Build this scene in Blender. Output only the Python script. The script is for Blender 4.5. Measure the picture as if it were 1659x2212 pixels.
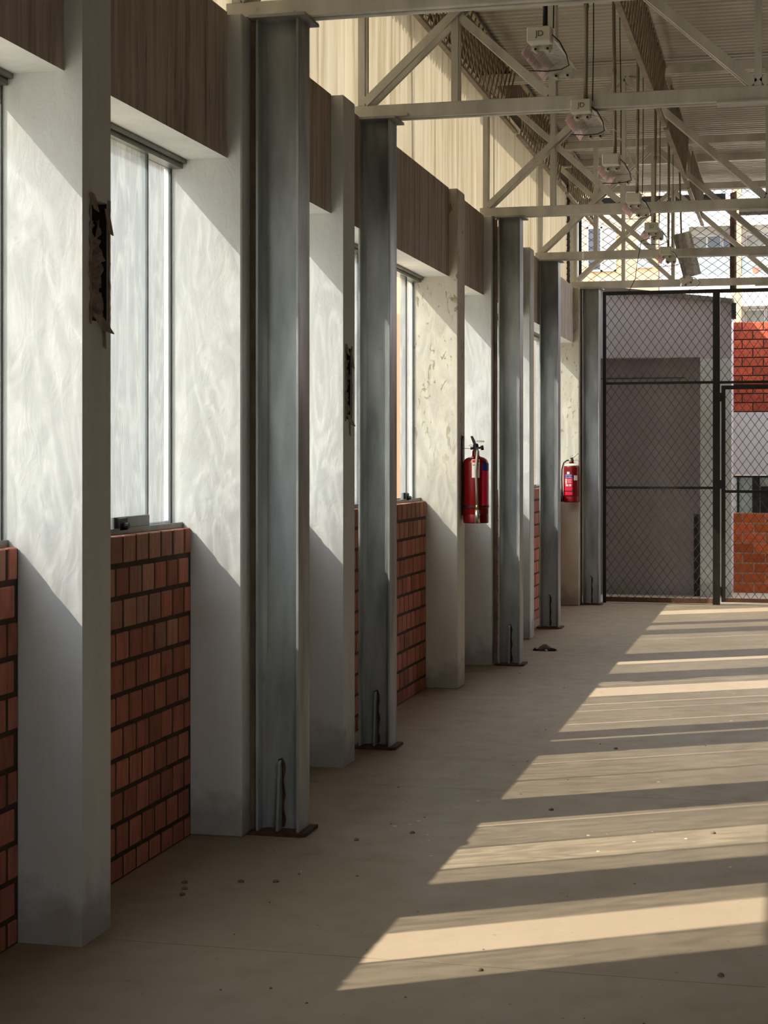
import bpy, bmesh, math, random
from mathutils import Vector, Matrix, Euler, Quaternion
random.seed(7)
for o in list(bpy.data.objects): bpy.data.objects.remove(o)
scn = bpy.context.scene
COL = scn.collection

# ------------------------------------------------------------------ camera
cam_d = bpy.data.cameras.new('camera'); cam = bpy.data.objects.new('camera', cam_d); COL.objects.link(cam)
cam.location = (0, 0, 1.5)
cam.rotation_euler = (math.radians(90), 0, math.radians(13.744))
cam_d.lens = 3600 / 2212 * 36; cam_d.sensor_width = 36; cam_d.sensor_fit = 'AUTO'
cam_d.shift_y = -113 / 2212
cam_d.clip_start = 0.05; cam_d.clip_end = 400
scn.camera = cam

# ------------------------------------------------------------------ sky, sun, exposure
world = bpy.data.worlds.new('sky'); scn.world = world; world.use_nodes = True
bg = world.node_tree.nodes['Background']
bg.inputs[0].default_value = (0.88, 0.935, 1.0, 1); bg.inputs[1].default_value = 1.45
SUN_DIR = Vector((1.0, 0.64, -1.13)).normalized()
sd = bpy.data.lights.new('sun', 'SUN'); sun = bpy.data.objects.new('sun', sd); COL.objects.link(sun)
sun.rotation_euler = SUN_DIR.to_track_quat('-Z', 'Y').to_euler()
sun.location = (-12, -6, 14)
sd.energy = 2.5; sd.angle = math.radians(0.55); sd.color = (1.0, 0.935, 0.83)
scn.view_settings.view_transform = 'Standard'; scn.view_settings.look = 'None'
scn.view_settings.gamma = 1.0; scn.view_settings.use_curve_mapping = False
scn.view_settings.exposure = 2.0

# ------------------------------------------------------------------ material helpers
def lin(r, g, b):
    f = lambda c: (c / 255 / 12.92) if c / 255 <= 0.04045 else ((c / 255 + 0.055) / 1.055) ** 2.4
    return (f(r), f(g), f(b), 1)

class NT:
    def __init__(self, name):
        self.m = bpy.data.materials.new(name); self.m.use_nodes = True
        self.t = self.m.node_tree; self.t.nodes.clear()
        self.out = self.n('ShaderNodeOutputMaterial')
    def n(self, typ, **kw):
        nd = self.t.nodes.new(typ)
        for k, v in kw.items(): setattr(nd, k, v)
        return nd
    def l(self, a, b): self.t.links.new(a, b)
    def pos(self, scale=(1, 1, 1)):
        g = self.n('ShaderNodeNewGeometry'); mp = self.n('ShaderNodeMapping')
        mp.inputs['Scale'].default_value = scale; self.l(g.outputs['Position'], mp.inputs['Vector'])
        return mp.outputs[0]
    def noise(self, vec, scale, detail=4, rough=0.55, dist=0.0):
        n = self.n('ShaderNodeTexNoise'); n.inputs['Scale'].default_value = scale
        n.inputs['Detail'].default_value = detail; n.inputs['Roughness'].default_value = rough
        n.inputs['Distortion'].default_value = dist
        self.l(vec, n.inputs['Vector']); return n.outputs['Fac']
    def ramp(self, fac, stops):
        r = self.n('ShaderNodeValToRGB'); e = r.color_ramp.elements
        while len(e) < len(stops): e.new(0.5)
        for el, (p, c) in zip(e, stops):
            el.position = p; el.color = c if len(c) == 4 else (*c, 1)
        self.l(fac, r.inputs[0]); return r.outputs[0]
    def mix(self, fac, a, b, mode='MIX'):
        m = self.n('ShaderNodeMix', data_type='RGBA', blend_type=mode)
        for s, v in ((m.inputs[0], fac), (m.inputs[6], a), (m.inputs[7], b)):
            if hasattr(v, 'is_linked') or hasattr(v, 'links'): self.l(v, s)
            else: s.default_value = v
        return m.outputs[2]
    def math(self, op, a, b=0.0):
        m = self.n('ShaderNodeMath', operation=op); m.use_clamp = False
        for s, v in ((m.inputs[0], a), (m.inputs[1], b)):
            if hasattr(v, 'links'): self.l(v, s)
            else: s.default_value = v
        return m.outputs[0]
    def maprange(self, v, a, b, c=0.0, d=1.0):
        m = self.n('ShaderNodeMapRange'); self.l(v, m.inputs[0])
        for i, x in enumerate((a, b, c, d)): m.inputs[i + 1].default_value = x
        return m.outputs[0]
    def bump(self, h, strength=0.3, dist=0.01):
        b = self.n('ShaderNodeBump'); b.inputs['Strength'].default_value = strength
        b.inputs['Distance'].default_value = dist; self.l(h, b.inputs['Height']); return b.outputs[0]
    def principled(self, color, rough=0.7, metal=0.0, normal=None, spec=0.5):
        p = self.n('ShaderNodeBsdfPrincipled')
        for s, v in ((p.inputs['Base Color'], color), (p.inputs['Roughness'], rough), (p.inputs['Metallic'], metal)):
            if hasattr(v, 'links'): self.l(v, s)
            else: s.default_value = v
        p.inputs['Specular IOR Level'].default_value = spec
        if normal is not None: self.l(normal, p.inputs['Normal'])
        return p.outputs[0]
    def done(self, sh): self.l(sh, self.out.inputs[0]); return self.m

def simple(name, rgb, rough=0.6, metal=0.0, var=0.15, scale=6, bump=0.0, spec=0.5):
    t = NT(name); n = t.noise(t.pos(), scale, 5)
    dark = tuple(c * (1 - var) for c in rgb[:3]) + (1,); lite = tuple(min(1, c * (1 + var)) for c in rgb[:3]) + (1,)
    c = t.ramp(n, [(0.3, dark), (0.7, lite)])
    nm = t.bump(t.noise(t.pos(), scale * 8, 4), bump, 0.005) if bump else None
    return t.done(t.principled(c, rough, metal, nm, spec))

def plaster(name, base, peel=0.0, warm=0.0):
    t = NT(name)
    p = t.pos(); ps = t.pos((6, 6, 0.9)); pd = t.pos((5, 5, 2.2))
    n1 = t.noise(ps, 1.6, 5); n2 = t.noise(p, 3.0, 6); n3 = t.noise(p, 60, 3)
    c = t.ramp(n1, [(0.30, lin(*[v * 0.96 for v in base])), (0.62, lin(*base))])
    # yellowish water stains
    st = t.ramp(n2, [(0.56 - warm * 0.16, (0, 0, 0)), (0.85, (0.5, 0.5, 0.5))])
    c = t.mix(st, c, lin(206, 190, 160))
    # peeling patches with grey render showing
    if peel:
        v = t.noise(pd, 4.2, 8, 0.68, 0.7)
        z = t.n('ShaderNodeSeparateXYZ'); t.l(p, z.inputs[0])
        zm = t.maprange(z.outputs[2], 1.2, 1.9); zm2 = t.maprange(z.outputs[2], 2.75, 2.4)
        m = t.math('MULTIPLY', t.math('MULTIPLY', t.maprange(v, 0.585, 0.62), zm), peel)
        m = t.n('ShaderNodeClamp').inputs[0].node and m
        c = t.mix(m, c, lin(168, 156, 128))
    # rising damp and scuffs at the foot
    z2 = t.n('ShaderNodeSeparateXYZ'); t.l(p, z2.inputs[0])
    zn = t.math('ADD', z2.outputs[2], t.math('MULTIPLY', t.noise(p, 9, 5), -0.34))
    foot = t.maprange(zn, 0.03, -0.09)
    c = t.mix(t.math('MULTIPLY', foot, 0.5), c, lin(132, 118, 104))
    h = t.math('ADD', t.math('MULTIPLY', t.noise(t.pos((1, 1, 0.5)), 14, 6, 0.6, 1.4), 1.0), t.math('MULTIPLY', n3, 0.25))
    return t.done(t.principled(c, 0.8, 0, t.bump(h, 0.30, 0.010), 0.25))

def concrete_streaked(name, base, dark):
    t = NT(name); ps = t.pos((9, 9, 0.45)); p = t.pos()
    n1 = t.noise(ps, 2.2, 8, 0.65); n2 = t.noise(p, 5, 6); n4 = t.noise(t.pos((22, 22, 0.8)), 2.0, 4)
    c = t.ramp(n1, [(0.36, lin(*dark)), (0.60, lin(*base))])
    c = t.mix(t.maprange(n4, 0.62, 0.72), c, lin(*[v * 0.62 for v in dark]))
    c = t.mix(t.maprange(n2, 0.55, 0.8, 0, 0.35), c, lin(*[min(255, v * 1.15) for v in base]))
    return t.done(t.principled(c, 0.85, 0, t.bump(n2, 0.25, 0.008), 0.2))

def steel(name, base, streak=0.5, rough=0.42, metal=0.35):
    t = NT(name); p = t.pos(); ps = t.pos((3, 3, 0.7))
    n1 = t.noise(ps, 2.2, 4); n2 = t.noise(p, 18, 5)
    c = t.ramp(n1, [(0.28, lin(*[v * (1 - 0.22 * streak) for v in base])), (0.7, lin(*[min(255, v * 1.06) for v in base]))])
    c = t.mix(t.maprange(n2, 0.66, 0.78, 0, 0.35), c, lin(96, 80, 62))
    r = t.maprange(n1, 0.3, 0.7, rough + 0.12, rough - 0.05)
    return t.done(t.principled(c, r, metal, t.bump(n2, 0.05, 0.003)))

M = {}
M['plaster'] = plaster('pier_plaster', (224, 225, 222))
M['plaster_peel'] = plaster('pier_plaster_peeling', (222, 217, 202), 1.0, 0.8)
M['beam'] = concrete_streaked('beam_concrete', (208, 194, 182), (164, 148, 134))
M['steel'] = steel('column_steel', (182, 186, 185), 1.5, 0.42, 0.15)
M['truss'] = steel('truss_steel', (216, 213, 204), 0.6, 0.5, 0.0)
M['joist'] = steel('joist_steel', (168, 156, 136), 0.7, 0.55, 0.2)
M['gate'] = steel('gate_steel', (40, 35, 29), 0.8, 0.5, 0.2)
M['rust'] = simple('rusty_steel', lin(92, 62, 40), 0.8, 0.1, 0.4, 20, 0.2)
M['rust_brown'] = simple('brown_primer', lin(128, 112, 98), 0.7, 0, 0.3, 9)
M['eave_shade'] = simple('eave_shade_paint', lin(62, 54, 46), 0.8, 0, 0.2, 5)  # dark tone for the shade painted under the eave
M['alu'] = simple('window_aluminium', lin(120, 118, 110), 0.4, 0.6, 0.2, 10)
M['dark_gap'] = simple('dark_rubber', lin(34, 31, 28), 0.8)
M['wire'] = simple('galvanised_wire', lin(58, 49, 40), 0.6, 0.3)
M['mortar'] = simple('mortar', lin(72, 54, 43), 0.95, 0, 0.25, 14, 0.4)
M['mortar_pale'] = simple('pale_mortar', lin(176, 158, 138), 0.95, 0, 0.2, 14, 0.3)
M['white_box'] = simple('ballast_enamel', lin(226, 222, 206), 0.45, 0, 0.06, 8)
M['ceramic'] = simple('ceramic', lin(214, 208, 190), 0.4)
M['cable'] = simple('cable_rubber', lin(40, 36, 32), 0.6)
M['pipe'] = steel('conduit_steel', (150, 142, 124), 0.5, 0.45, 0.4)
M['pipe_dark'] = simple('dark_pipe', lin(44, 42, 40), 0.5)

def brick_mat(name, base, grain=True):
    t = NT(name); oi = t.n('ShaderNodeObjectInfo'); p = t.pos((14, 14, 2.2) if grain else (1, 1, 1))
    n = t.noise(p, 3.0 if grain else 20, 6, 0.65); n2 = t.noise(t.pos(), 70, 4)
    c = t.ramp(n, [(0.30, lin(*[v * 0.84 for v in base])), (0.52, lin(*base)), (0.78, lin(min(255, base[0] * 1.05), base[1] * 1.10, base[2] * 1.12))])
    k = t.maprange(oi.outputs['Random'], 0, 1, 0.72, 1.18)
    hsv = t.n('ShaderNodeHueSaturation'); t.l(c, hsv.inputs['Color']); t.l(k, hsv.inputs['Value'])
    return t.done(t.principled(hsv.outputs[0], 0.85, 0, t.bump(t.math('ADD', n, t.math('MULTIPLY', n2, 0.4)), 0.35, 0.006), 0.2))
M['brick'] = brick_mat('brick_clay', (188, 118, 98))
M['brick_worn'] = brick_mat('brick_weathered', (184, 132, 112))
M['brick_orange'] = brick_mat('brick_orange', (206, 104, 56), False)
M['brick_red'] = brick_mat('brick_red', (204, 96, 70), False)

def floor_mat():
    t = NT('floor_screed'); p = t.pos(); n1 = t.noise(t.pos((1, 0.7, 1)), 0.8, 6, 0.6); n2 = t.noise(p, 7, 6); n3 = t.noise(p, 90, 3)
    c = t.ramp(n1, [(0.28, lin(149, 132, 109)), (0.72, lin(166, 149, 126))])
    c = t.mix(t.maprange(n2, 0.55, 0.8, 0, 0.30), c, lin(132, 115, 94))
    # pale dust smears
    n4 = t.noise(t.pos((1.0, 3.2, 1)), 2.4, 9, 0.72)
    c = t.mix(t.maprange(n4, 0.64, 0.74, 0, 0.35), c, lin(188, 180, 164))
    n5 = t.noise(p, 38, 2)
    c = t.mix(t.maprange(n5, 0.70, 0.74, 0, 0.5), c, lin(84, 74, 62))
    r = t.maprange(n2, 0.3, 0.7, 0.48, 0.66)
    return t.done(t.principled(c, r, 0, t.bump(t.math('ADD', n2, t.math('MULTIPLY', n3, 0.3)), 0.06, 0.004), 0.4))
M['floor'] = floor_mat()

def glass_mat(name, clear, tint, contrast):
    # obscure window glass: part lets light straight through, part scatters it; the rolled ripples vary the share
    t = NT(name); p = t.pos((2.6, 2.6, 1.0))
    w = t.noise(t.pos((22, 22, 3.6)), 0.55, 3, 0.5, 1.6); w2 = t.noise(t.pos((9, 9, 1.3)), 1.6, 3, 0.5, 1.2)
    rg = t.n('ShaderNodeMapRange'); t.l(t.math('ABSOLUTE', t.math('SUBTRACT', w, 0.5)), rg.inputs[0])
    for q, v in enumerate((0.0, 0.085, 0.0, 1.0)): rg.inputs[q + 1].default_value = v
    rip = t.math('ADD', t.math('MULTIPLY', rg.outputs[0], 0.62), t.math('MULTIPLY', w2, 0.38))
    k = t.maprange(rip, 0.22, 0.80, clear + contrast, clear - contrast)
    tr = t.n('ShaderNodeBsdfTransparent'); tr.inputs[0].default_value = (0.97, 0.98, 0.97, 1)
    tl = t.n('ShaderNodeBsdfTranslucent'); t.l(t.ramp(rip, [(0.25, tuple(v * 1.35 for v in tint) + (1,)), (0.70, tuple(v * 0.92 for v in tint) + (1,))]), tl.inputs[0])
    gl = t.n('ShaderNodeBsdfGlossy'); gl.inputs['Roughness'].default_value = 0.12
    m1 = t.n('ShaderNodeMixShader'); t.l(k, m1.inputs[0]); t.l(tl.outputs[0], m1.inputs[1]); t.l(tr.outputs[0], m1.inputs[2])
    m2 = t.n('ShaderNodeMixShader'); m2.inputs[0].default_value = 0.06; t.l(m1.outputs[0], m2.inputs[1]); t.l(gl.outputs[0], m2.inputs[2])
    return t.done(m2.outputs[0])
M['glass'] = glass_mat('obscure_glass', 0.645, (0.205, 0.23, 0.24), 0.095)
M['glass_clear'] = glass_mat('rippled_glass', 0.89, (0.26, 0.28, 0.28), 0.15)

def cladding_mat():
    t = NT('translucent_sheet'); ps = t.pos((6, 6, 0.30)); n1 = t.noise(ps, 2.4, 7, 0.6); n2 = t.noise(t.pos((20, 20, 0.5)), 2.0, 5)
    c = t.ramp(n1, [(0.30, lin(198, 188, 168)), (0.50, lin(216, 209, 193)), (0.70, lin(223, 218, 206))])
    c = t.mix(t.maprange(n2, 0.58, 0.75, 0, 0.45), c, lin(172, 150, 116))
    d = t.n('ShaderNodeBsdfDiffuse'); t.l(c, d.inputs[0])
    tl = t.n('ShaderNodeBsdfTranslucent'); t.l(c, tl.inputs[0])
    mx = t.n('ShaderNodeMixShader'); mx.inputs[0].default_value = 0.55; t.l(d.outputs[0], mx.inputs[1]); t.l(tl.outputs[0], mx.inputs[2])
    return t.done(mx.outputs[0])
M['cladding'] = cladding_mat()
M['deck'] = simple('roof_sheet', lin(202, 199, 191), 0.5, 0.1, 0.10, 2)
M['concrete_dark'] = simple('grey_render', lin(120, 112, 104), 0.9, 0, 0.15, 2)
M['grey_wall'] = plaster('outbuilding_render', (196, 186, 188))
M['door_grey'] = simple('grey_door_paint', lin(158, 146, 143), 0.7, 0, 0.08, 2)
M['white_render'] = simple('white_render', lin(226, 222, 226), 0.9, 0, 0.05, 2)
M['tan_render'] = simple('tan_render', lin(180, 156, 126), 0.9, 0, 0.05, 0.4)
M['tan_dark'] = simple('peach_render', lin(176, 140, 108), 0.9, 0, 0.05, 0.4)
M['far_white'] = simple('far_white_render', lin(198, 197, 193), 0.9, 0, 0.04, 0.4)
M['far_shade'] = simple('balcony_render', lin(150, 142, 130), 0.9, 0, 0.04, 0.4)
M['far_glass'] = simple('far_window_glass', lin(44, 46, 54), 0.15, 0, 0.1, 1)
M['curtain'] = simple('pale_curtain', lin(140, 139, 134), 0.9, 0, 0.08, 6)
M['rail_glass'] = simple('balcony_glass', lin(122, 134, 133), 0.2, 0, 0.05, 1)
M['pane_pale'] = simple('pale_window_glass', lin(206, 220, 216), 0.15, 0, 0.1, 3)
M['blue_cloth'] = simple('blue_cloth', lin(70, 96, 176), 0.9)
M['red_cloth'] = simple('red_plastic', lin(210, 100, 80), 0.6)
M['pave'] = simple('paving', lin(190, 178, 158), 0.9, 0, 0.12, 1.2)
M['red_paint'] = simple('extinguisher_red', lin(116, 5, 9), 0.36, 0, 0.08, 10, 0, 0.35)
M['black'] = simple('black_plastic', lin(24, 23, 22), 0.5)
M['brass'] = simple('brass', lin(178, 138, 92), 0.4, 0.8)
M['chrome'] = simple('chrome', lin(176, 170, 156), 0.3, 0.8)
M['paper'] = simple('label_paper', lin(226, 214, 204), 0.6, 0, 0.05, 30)
M['label_red'] = simple('label_red', lin(206, 36, 50), 0.5)
M['label_pink'] = simple('label_magenta', lin(226, 36, 70), 0.4, 0, 0.10, 60)
M['label_blue'] = simple('label_blue', lin(40, 56, 140), 0.4)
M['label_white'] = simple('label_white', lin(236, 234, 228), 0.5)
M['ink'] = simple('label_ink', lin(110, 90, 84), 0.7)
M['cardboard'] = simple('torn_plastic', lin(150, 134, 116), 0.75, 0, 0.35, 30, 0.6)
M['pebble'] = simple('pebble', lin(128, 114, 100), 0.9, 0, 0.3, 60)
M['flake'] = simple('plaster_flake', lin(224, 214, 192), 0.9, 0, 0.12, 40)
M['rag'] = simple('rag_grey', lin(96, 86, 80), 0.95, 0, 0.35, 40, 0.5)
M['rag_dark'] = simple('rag_black', lin(34, 30, 28), 0.95, 0, 0.3, 40, 0.5)
def refl_mat():
    t = NT('reflector_aluminium'); n = t.noise(t.pos((4, 9, 4)), 5, 5, 0.6); c = t.ramp(n, [(0.35, lin(178, 172, 166)), (0.65, lin(232, 229, 224))])
    return t.done(t.principled(c, t.maprange(n, 0.35, 0.65, 0.45, 0.25), 0.6, t.bump(n, 0.05, 0.01)))
M['reflector'] = refl_mat()

# ------------------------------------------------------------------ mesh helpers
class MB:
    def __init__(self): self.v = []; self.f = []
    def add(self, vs, fs):
        k = len(self.v); self.v += [tuple(p) for p in vs]; self.f += [tuple(i + k for i in f) for f in fs]; return self
    def box(self, x0, x1, y0, y1, z0, z1):
        return self.add([(x0, y0, z0), (x1, y0, z0), (x1, y1, z0), (x0, y1, z0), (x0, y0, z1), (x1, y0, z1), (x1, y1, z1), (x0, y1, z1)],
                        [(0, 3, 2, 1), (4, 5, 6, 7), (0, 1, 5, 4), (1, 2, 6, 5), (2, 3, 7, 6), (3, 0, 4, 7)])
    def bar(self, a, b, w, d, up=(0, 1, 0)):
        # rectangular bar from a to b, w across in the plane normal to up, d along up
        a = Vector(a); b = Vector(b); t = (b - a).normalized(); u = Vector(up); u = (u - t * u.dot(t)).normalized(); s = t.cross(u)
        vs = [p + s * i * w / 2 + u * j * d / 2 for p in (a, b) for i, j in ((-1, -1), (1, -1), (1, 1), (-1, 1))]
        return self.add(vs, [(3, 2, 1, 0), (4, 5, 6, 7), (0, 1, 5, 4), (1, 2, 6, 5), (2, 3, 7, 6), (3, 0, 4, 7)])
    def tube(self, pts, r, n=8, cap=True):
        pts = [Vector(p) for p in pts]; rs = r if isinstance(r, (list, tuple)) else [r] * len(pts)
        vs = []; fs = []; ref = None
        for i, p in enumerate(pts):
            t = (pts[min(i + 1, len(pts) - 1)] - pts[max(i - 1, 0)]).normalized()
            if ref is None: ref = Vector((1, 0, 0)) if abs(t.x) < 0.9 else Vector((0, 1, 0))
            u = (ref - t * ref.dot(t)).normalized(); ref = u; w = t.cross(u)
            vs += [p + (u * math.cos(2 * math.pi * k / n) + w * math.sin(2 * math.pi * k / n)) * rs[i] for k in range(n)]
        for i in range(len(pts) - 1):
            for k in range(n):
                a = i * n + k; b = i * n + (k + 1) % n; fs.append((a, b, b + n, a + n))
        if cap: fs.append(tuple(range(n - 1, -1, -1))); fs.append(tuple((len(pts) - 1) * n + k for k in range(n)))
        return self.add(vs, fs)
    def lathe(self, prof, n=24, axis=(0, 0), z0=0):
        vs = []; fs = []
        for r, z in prof: vs += [(axis[0] + r * math.cos(2 * math.pi * k / n), axis[1] + r * math.sin(2 * math.pi * k / n), z0 + z) for k in range(n)]
        for i in range(len(prof) - 1):
            for k in range(n):
                a = i * n + k; b = i * n + (k + 1) % n; fs.append((a, b, b + n, a + n))
        fs.append(tuple(range(n - 1, -1, -1))); fs.append(tuple((len(prof) - 1) * n + k for k in range(n)))
        return self.add(vs, fs)
    def prism(self, poly, axis, a, b):
        # poly: 2D outline; axis 'x' (poly in y,z), 'y' (poly in x,z) or 'z'
        def P(q, t): return {'x': (t, q[0], q[1]), 'y': (q[0], t, q[1]), 'z': (q[0], q[1], t)}[axis]
        n = len(poly); vs = [P(q, a) for q in poly] + [P(q, b) for q in poly]
        return self.add(vs, [tuple(range(n)), tuple(range(2 * n - 1, n - 1, -1))] + [(i, i + n, (i + 1) % n + n, (i + 1) % n) for i in range(n)])
    def mesh(self, name, mat, smooth=False, bevel=0):
        me = bpy.data.meshes.new(name); me.from_pydata(self.v, [], self.f); me.validate()
        bm = bmesh.new(); bm.from_mesh(me)
        if bevel: bmesh.ops.bevel(bm, geom=bm.edges[:], offset=bevel, segments=1, affect='EDGES', clamp_overlap=True)
        bmesh.ops.recalc_face_normals(bm, faces=bm.faces); bm.to_mesh(me); bm.free()
        if mat: me.materials.append(M[mat])
        if smooth:
            for p in me.polygons: p.use_smooth = True
        return me

def link(name, me, parent=None, loc=None, rot=None):
    o = bpy.data.objects.new(name, me); COL.objects.link(o)
    if parent is not None: o.parent = parent
    if loc is not None: o.location = loc
    if rot is not None: o.rotation_euler = rot
    return o
def part(name, mb, mat, parent, smooth=False, bevel=0, label=None, kind=None):
    o = link(name, mb.mesh(name, mat, smooth, bevel), parent)
    if label: o['label'] = label
    if kind: o['kind'] = kind
    return o
def tag(o, label, cat, group=None):
    o['label'] = label; o['category'] = cat
    if group: o['group'] = group
    return o
def thing(name, label, cat, loc=(0, 0, 0), rot=None, group=None):
    return tag(link(name, None, None, loc, rot), label, cat, group)
def struct(name, mb, mat, label=None, parent=None, bevel=0):
    o = link(name, mb.mesh(name, mat, False, bevel), parent)
    if parent is None: o['kind'] = 'structure'
    if label: o['label'] = label
    return o
def autosmooth(o, ang=40):
    me = o.data
    for p in me.polygons: p.use_smooth = True
    bm = bmesh.new(); bm.from_mesh(me)
    for e in bm.edges:
        if len(e.link_faces) == 2 and e.calc_face_angle(0) > math.radians(ang): e.smooth = False
    bm.to_mesh(me); bm.free()
    return o

# ================================================================== THE SETTING
GX = -2.33          # brick face
PX = -2.12          # pier face
OX = -2.45          # outer face of the wall
PIERS = [(3.40, 3.78), (4.76, 4.98), (6.29, 6.50), (7.83, 8.05), (10.70, 10.94), (11.97, 12.17), (13.80, 14.02), (17.10, 17.34)]
SILL = 1.228; HEAD = 2.70; BEAMTOP = 3.28; RX = 7.0; NY = -3.0; FY = 17.75

# floor: sub-base with four cast slabs, thin open joints between them
fl = struct('floor', MB().box(OX - 0.25, RX + 0.2, NY - 0.2, FY, -0.25, -0.03), 'mortar_pale', 'dusty beige screed floor of the hall')
cuts = [NY - 0.2, 2.25, 4.86, 7.46, 10.1, 12.75, 15.4, FY]
for a, b in zip(cuts[:-1], cuts[1:]):
    part('slab', MB().box(OX - 0.2, RX + 0.2, a + 0.0015, b - 0.0015, -0.03, 0.0), 'floor', fl)
# outside ground
struct('ground', MB().box(-60, 60, -40, 120, -0.6, -0.31), 'pave', 'pale paved ground outside')
struct('courtyard', MB().box(-2.9, 7.2, FY + 0.005, 24, -0.3, 0.0), 'pave', 'pale paving beyond the mesh gate')

# roof deck: corrugated sheet, ribs run across the hall
mb = MB(); per = 0.088; n = int((FY + 0.1 - NY) / per); prof = []
for i in range(n):
    y = NY + i * per; prof += [(y, 4.385), (y + per * 0.36, 4.385), (y + per * 0.5, 4.410), (y + per * 0.86, 4.410)]
xs = (-2.54, RX + 0.3)
vs = [(x, y, z) for y, z in prof for x in xs]
fs = [(2 * i, 2 * i + 1, 2 * i + 3, 2 * i + 2) for i in range(len(prof) - 1)]
mb.add(vs, fs)
ceil = struct('ceiling', mb, 'deck', 'corrugated metal roof deck seen from below')
mod = ceil.modifiers.new('thick', 'SOLIDIFY'); mod.thickness = 0.004; mod.offset = 1
for y in (10.3, 13.45, 16.05):
    part('purlin', MB().box(-2.4, RX, y - 0.03, y + 0.03, 4.32, 4.384), 'truss', ceil)

part('eave_shade_strip', MB().box(-2.262, -1.985, 3.45, 17.25, 4.335, 4.383), 'eave_shade', ceil, label='dark strip added for the shade along the eave')  # dark strip added so the deck behind the lattice reads as shaded
# solid wall on the camera's side of the windows, behind the camera, and on the right of the hall
struct('wall_left', MB().box(OX, PX, NY, 3.395, 0, 4.38), 'plaster', 'white plastered wall before the first window')
wbk = struct('wall_back', MB().box(OX, RX, NY - 0.2, NY, 2.5, 4.38), 'concrete_dark', 'grey rendered wall behind the camera with an opening added for fill light')  # the gap below is added to let in fill light from behind
for a, b in ((OX, 2.0), (3.3, RX)): part('wall_section', MB().box(a, b, NY - 0.2, NY, 0, 2.5), 'concrete_dark', wbk)
struct('wall_right', MB().box(RX, RX + 0.2, NY - 0.2, FY, 0, 4.38), 'concrete_dark', 'grey rendered wall on the far right')
struct('wall_far', MB().box(2.62, RX, 17.5, FY - 0.01, 0, 4.38), 'concrete_dark', 'grey rendered end wall right of the gate')

# upper side wall: translucent sheet panels above the concrete beam
wu = link('wall_upper', None); wu['kind'] = 'structure'; wu['label'] = 'band of streaked cream translucent sheets above the concrete beam'
y = 3.45; k = 0; widths = [1.02, 0.98, 1.0, 0.96, 1.03]
while y < 17.0:
    w = min(widths[k % 5], 17.34 - y); k += 1
    prof = [(y, -2.275)]; yy = y + w * (0.35, 0.62, 0.48)[k % 3]
    prof += [(yy, -2.275), (yy + 0.010, -2.270), (yy + 0.020, -2.275)]
    prof += [(y + w - 0.003, -2.275)]
    m_ = MB(); m_.add([(x_, y_, z_) for y_, x_ in prof for z_ in (3.20, 4.383)], [(2 * i, 2 * i + 2, 2 * i + 3, 2 * i + 1) for i in range(len(prof) - 1)])
    o = part('sheet_panel', m_, 'cladding', wu); md = o.modifiers.new('thick', 'SOLIDIFY'); md.thickness = 0.003
    y += w
for y, lean in ((5.6, 0.02), (10.02, 0.05), (12.9, 0.0), (15.2, 0.03)):
    part('stud', MB().bar((-2.315, y, 3.20), (-2.315, y - lean, 4.38), 0.035, 0.03, (1, 0, 0)), 'truss', wu)

# ================================================================== PIERS, BEAM SEGMENTS
PL = {0: ('broad white plastered pier left of the camera, before the first window', 'plaster'),
      1: ('nearest tall white concrete pier with a torn plastic box in its side', 'plaster'),
      2: ('sunlit white pier just left of the nearest steel column', 'plaster'),
      3: ('white pier right of the nearest steel column, with a small torn box', 'plaster'),
      4: ('stained pier with peeling paint beside the dark red fire extinguisher', 'plaster_peel'),
      5: ('bright pier behind the dark red fire extinguisher, beside a steel column', 'plaster'),
      6: ('narrow white pier between the third and fourth steel columns', 'plaster'),
      7: ('farthest pier with peeling paint behind the bright red fire extinguisher', 'plaster_peel')}
NICHE = {1: (4.822, 4.958, 1.935, 2.315), 3: (7.875, 7.985, 1.70, 2.05)}
for i, (a, b) in enumerate(PIERS):
    m_ = MB(); top = 3.275
    if i in NICHE:
        c, d, z0, z1 = NICHE[i]; xi = PX - 0.05
        vsA = [(OX, a, 0), (PX, a, 0), (PX, b, 0), (OX, b, 0), (OX, a, top), (PX, a, top), (PX, b, top), (OX, b, top),
               (PX, c, z0), (PX, d, z0), (PX, d, z1), (PX, c, z1), (xi, c, z0), (xi, d, z0), (xi, d, z1), (xi, c, z1)]
        m_.add(vsA, [(0, 3, 2, 1), (4, 5, 6, 7), (0, 1, 5, 4), (2, 3, 7, 6), (3, 0, 4, 7),
                     (1, 2, 9, 8), (2, 6, 10, 9), (6, 5, 11, 10), (5, 1, 8, 11),
                     (8, 9, 13, 12), (9, 10, 14, 13), (10, 11, 15, 14), (11, 8, 12, 15), (12, 13, 14, 15)])
        o = link('concrete_pier', m_.mesh('concrete_pier', PL[i][1]))
    else:
        m_.box(OX, PX, a, b, 0, top); o = link('concrete_pier', m_.mesh('concrete_pier', PL[i][1], bevel=0.006))
    tag(o, PL[i][0], 'pier', 'piers between the windows')

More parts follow.
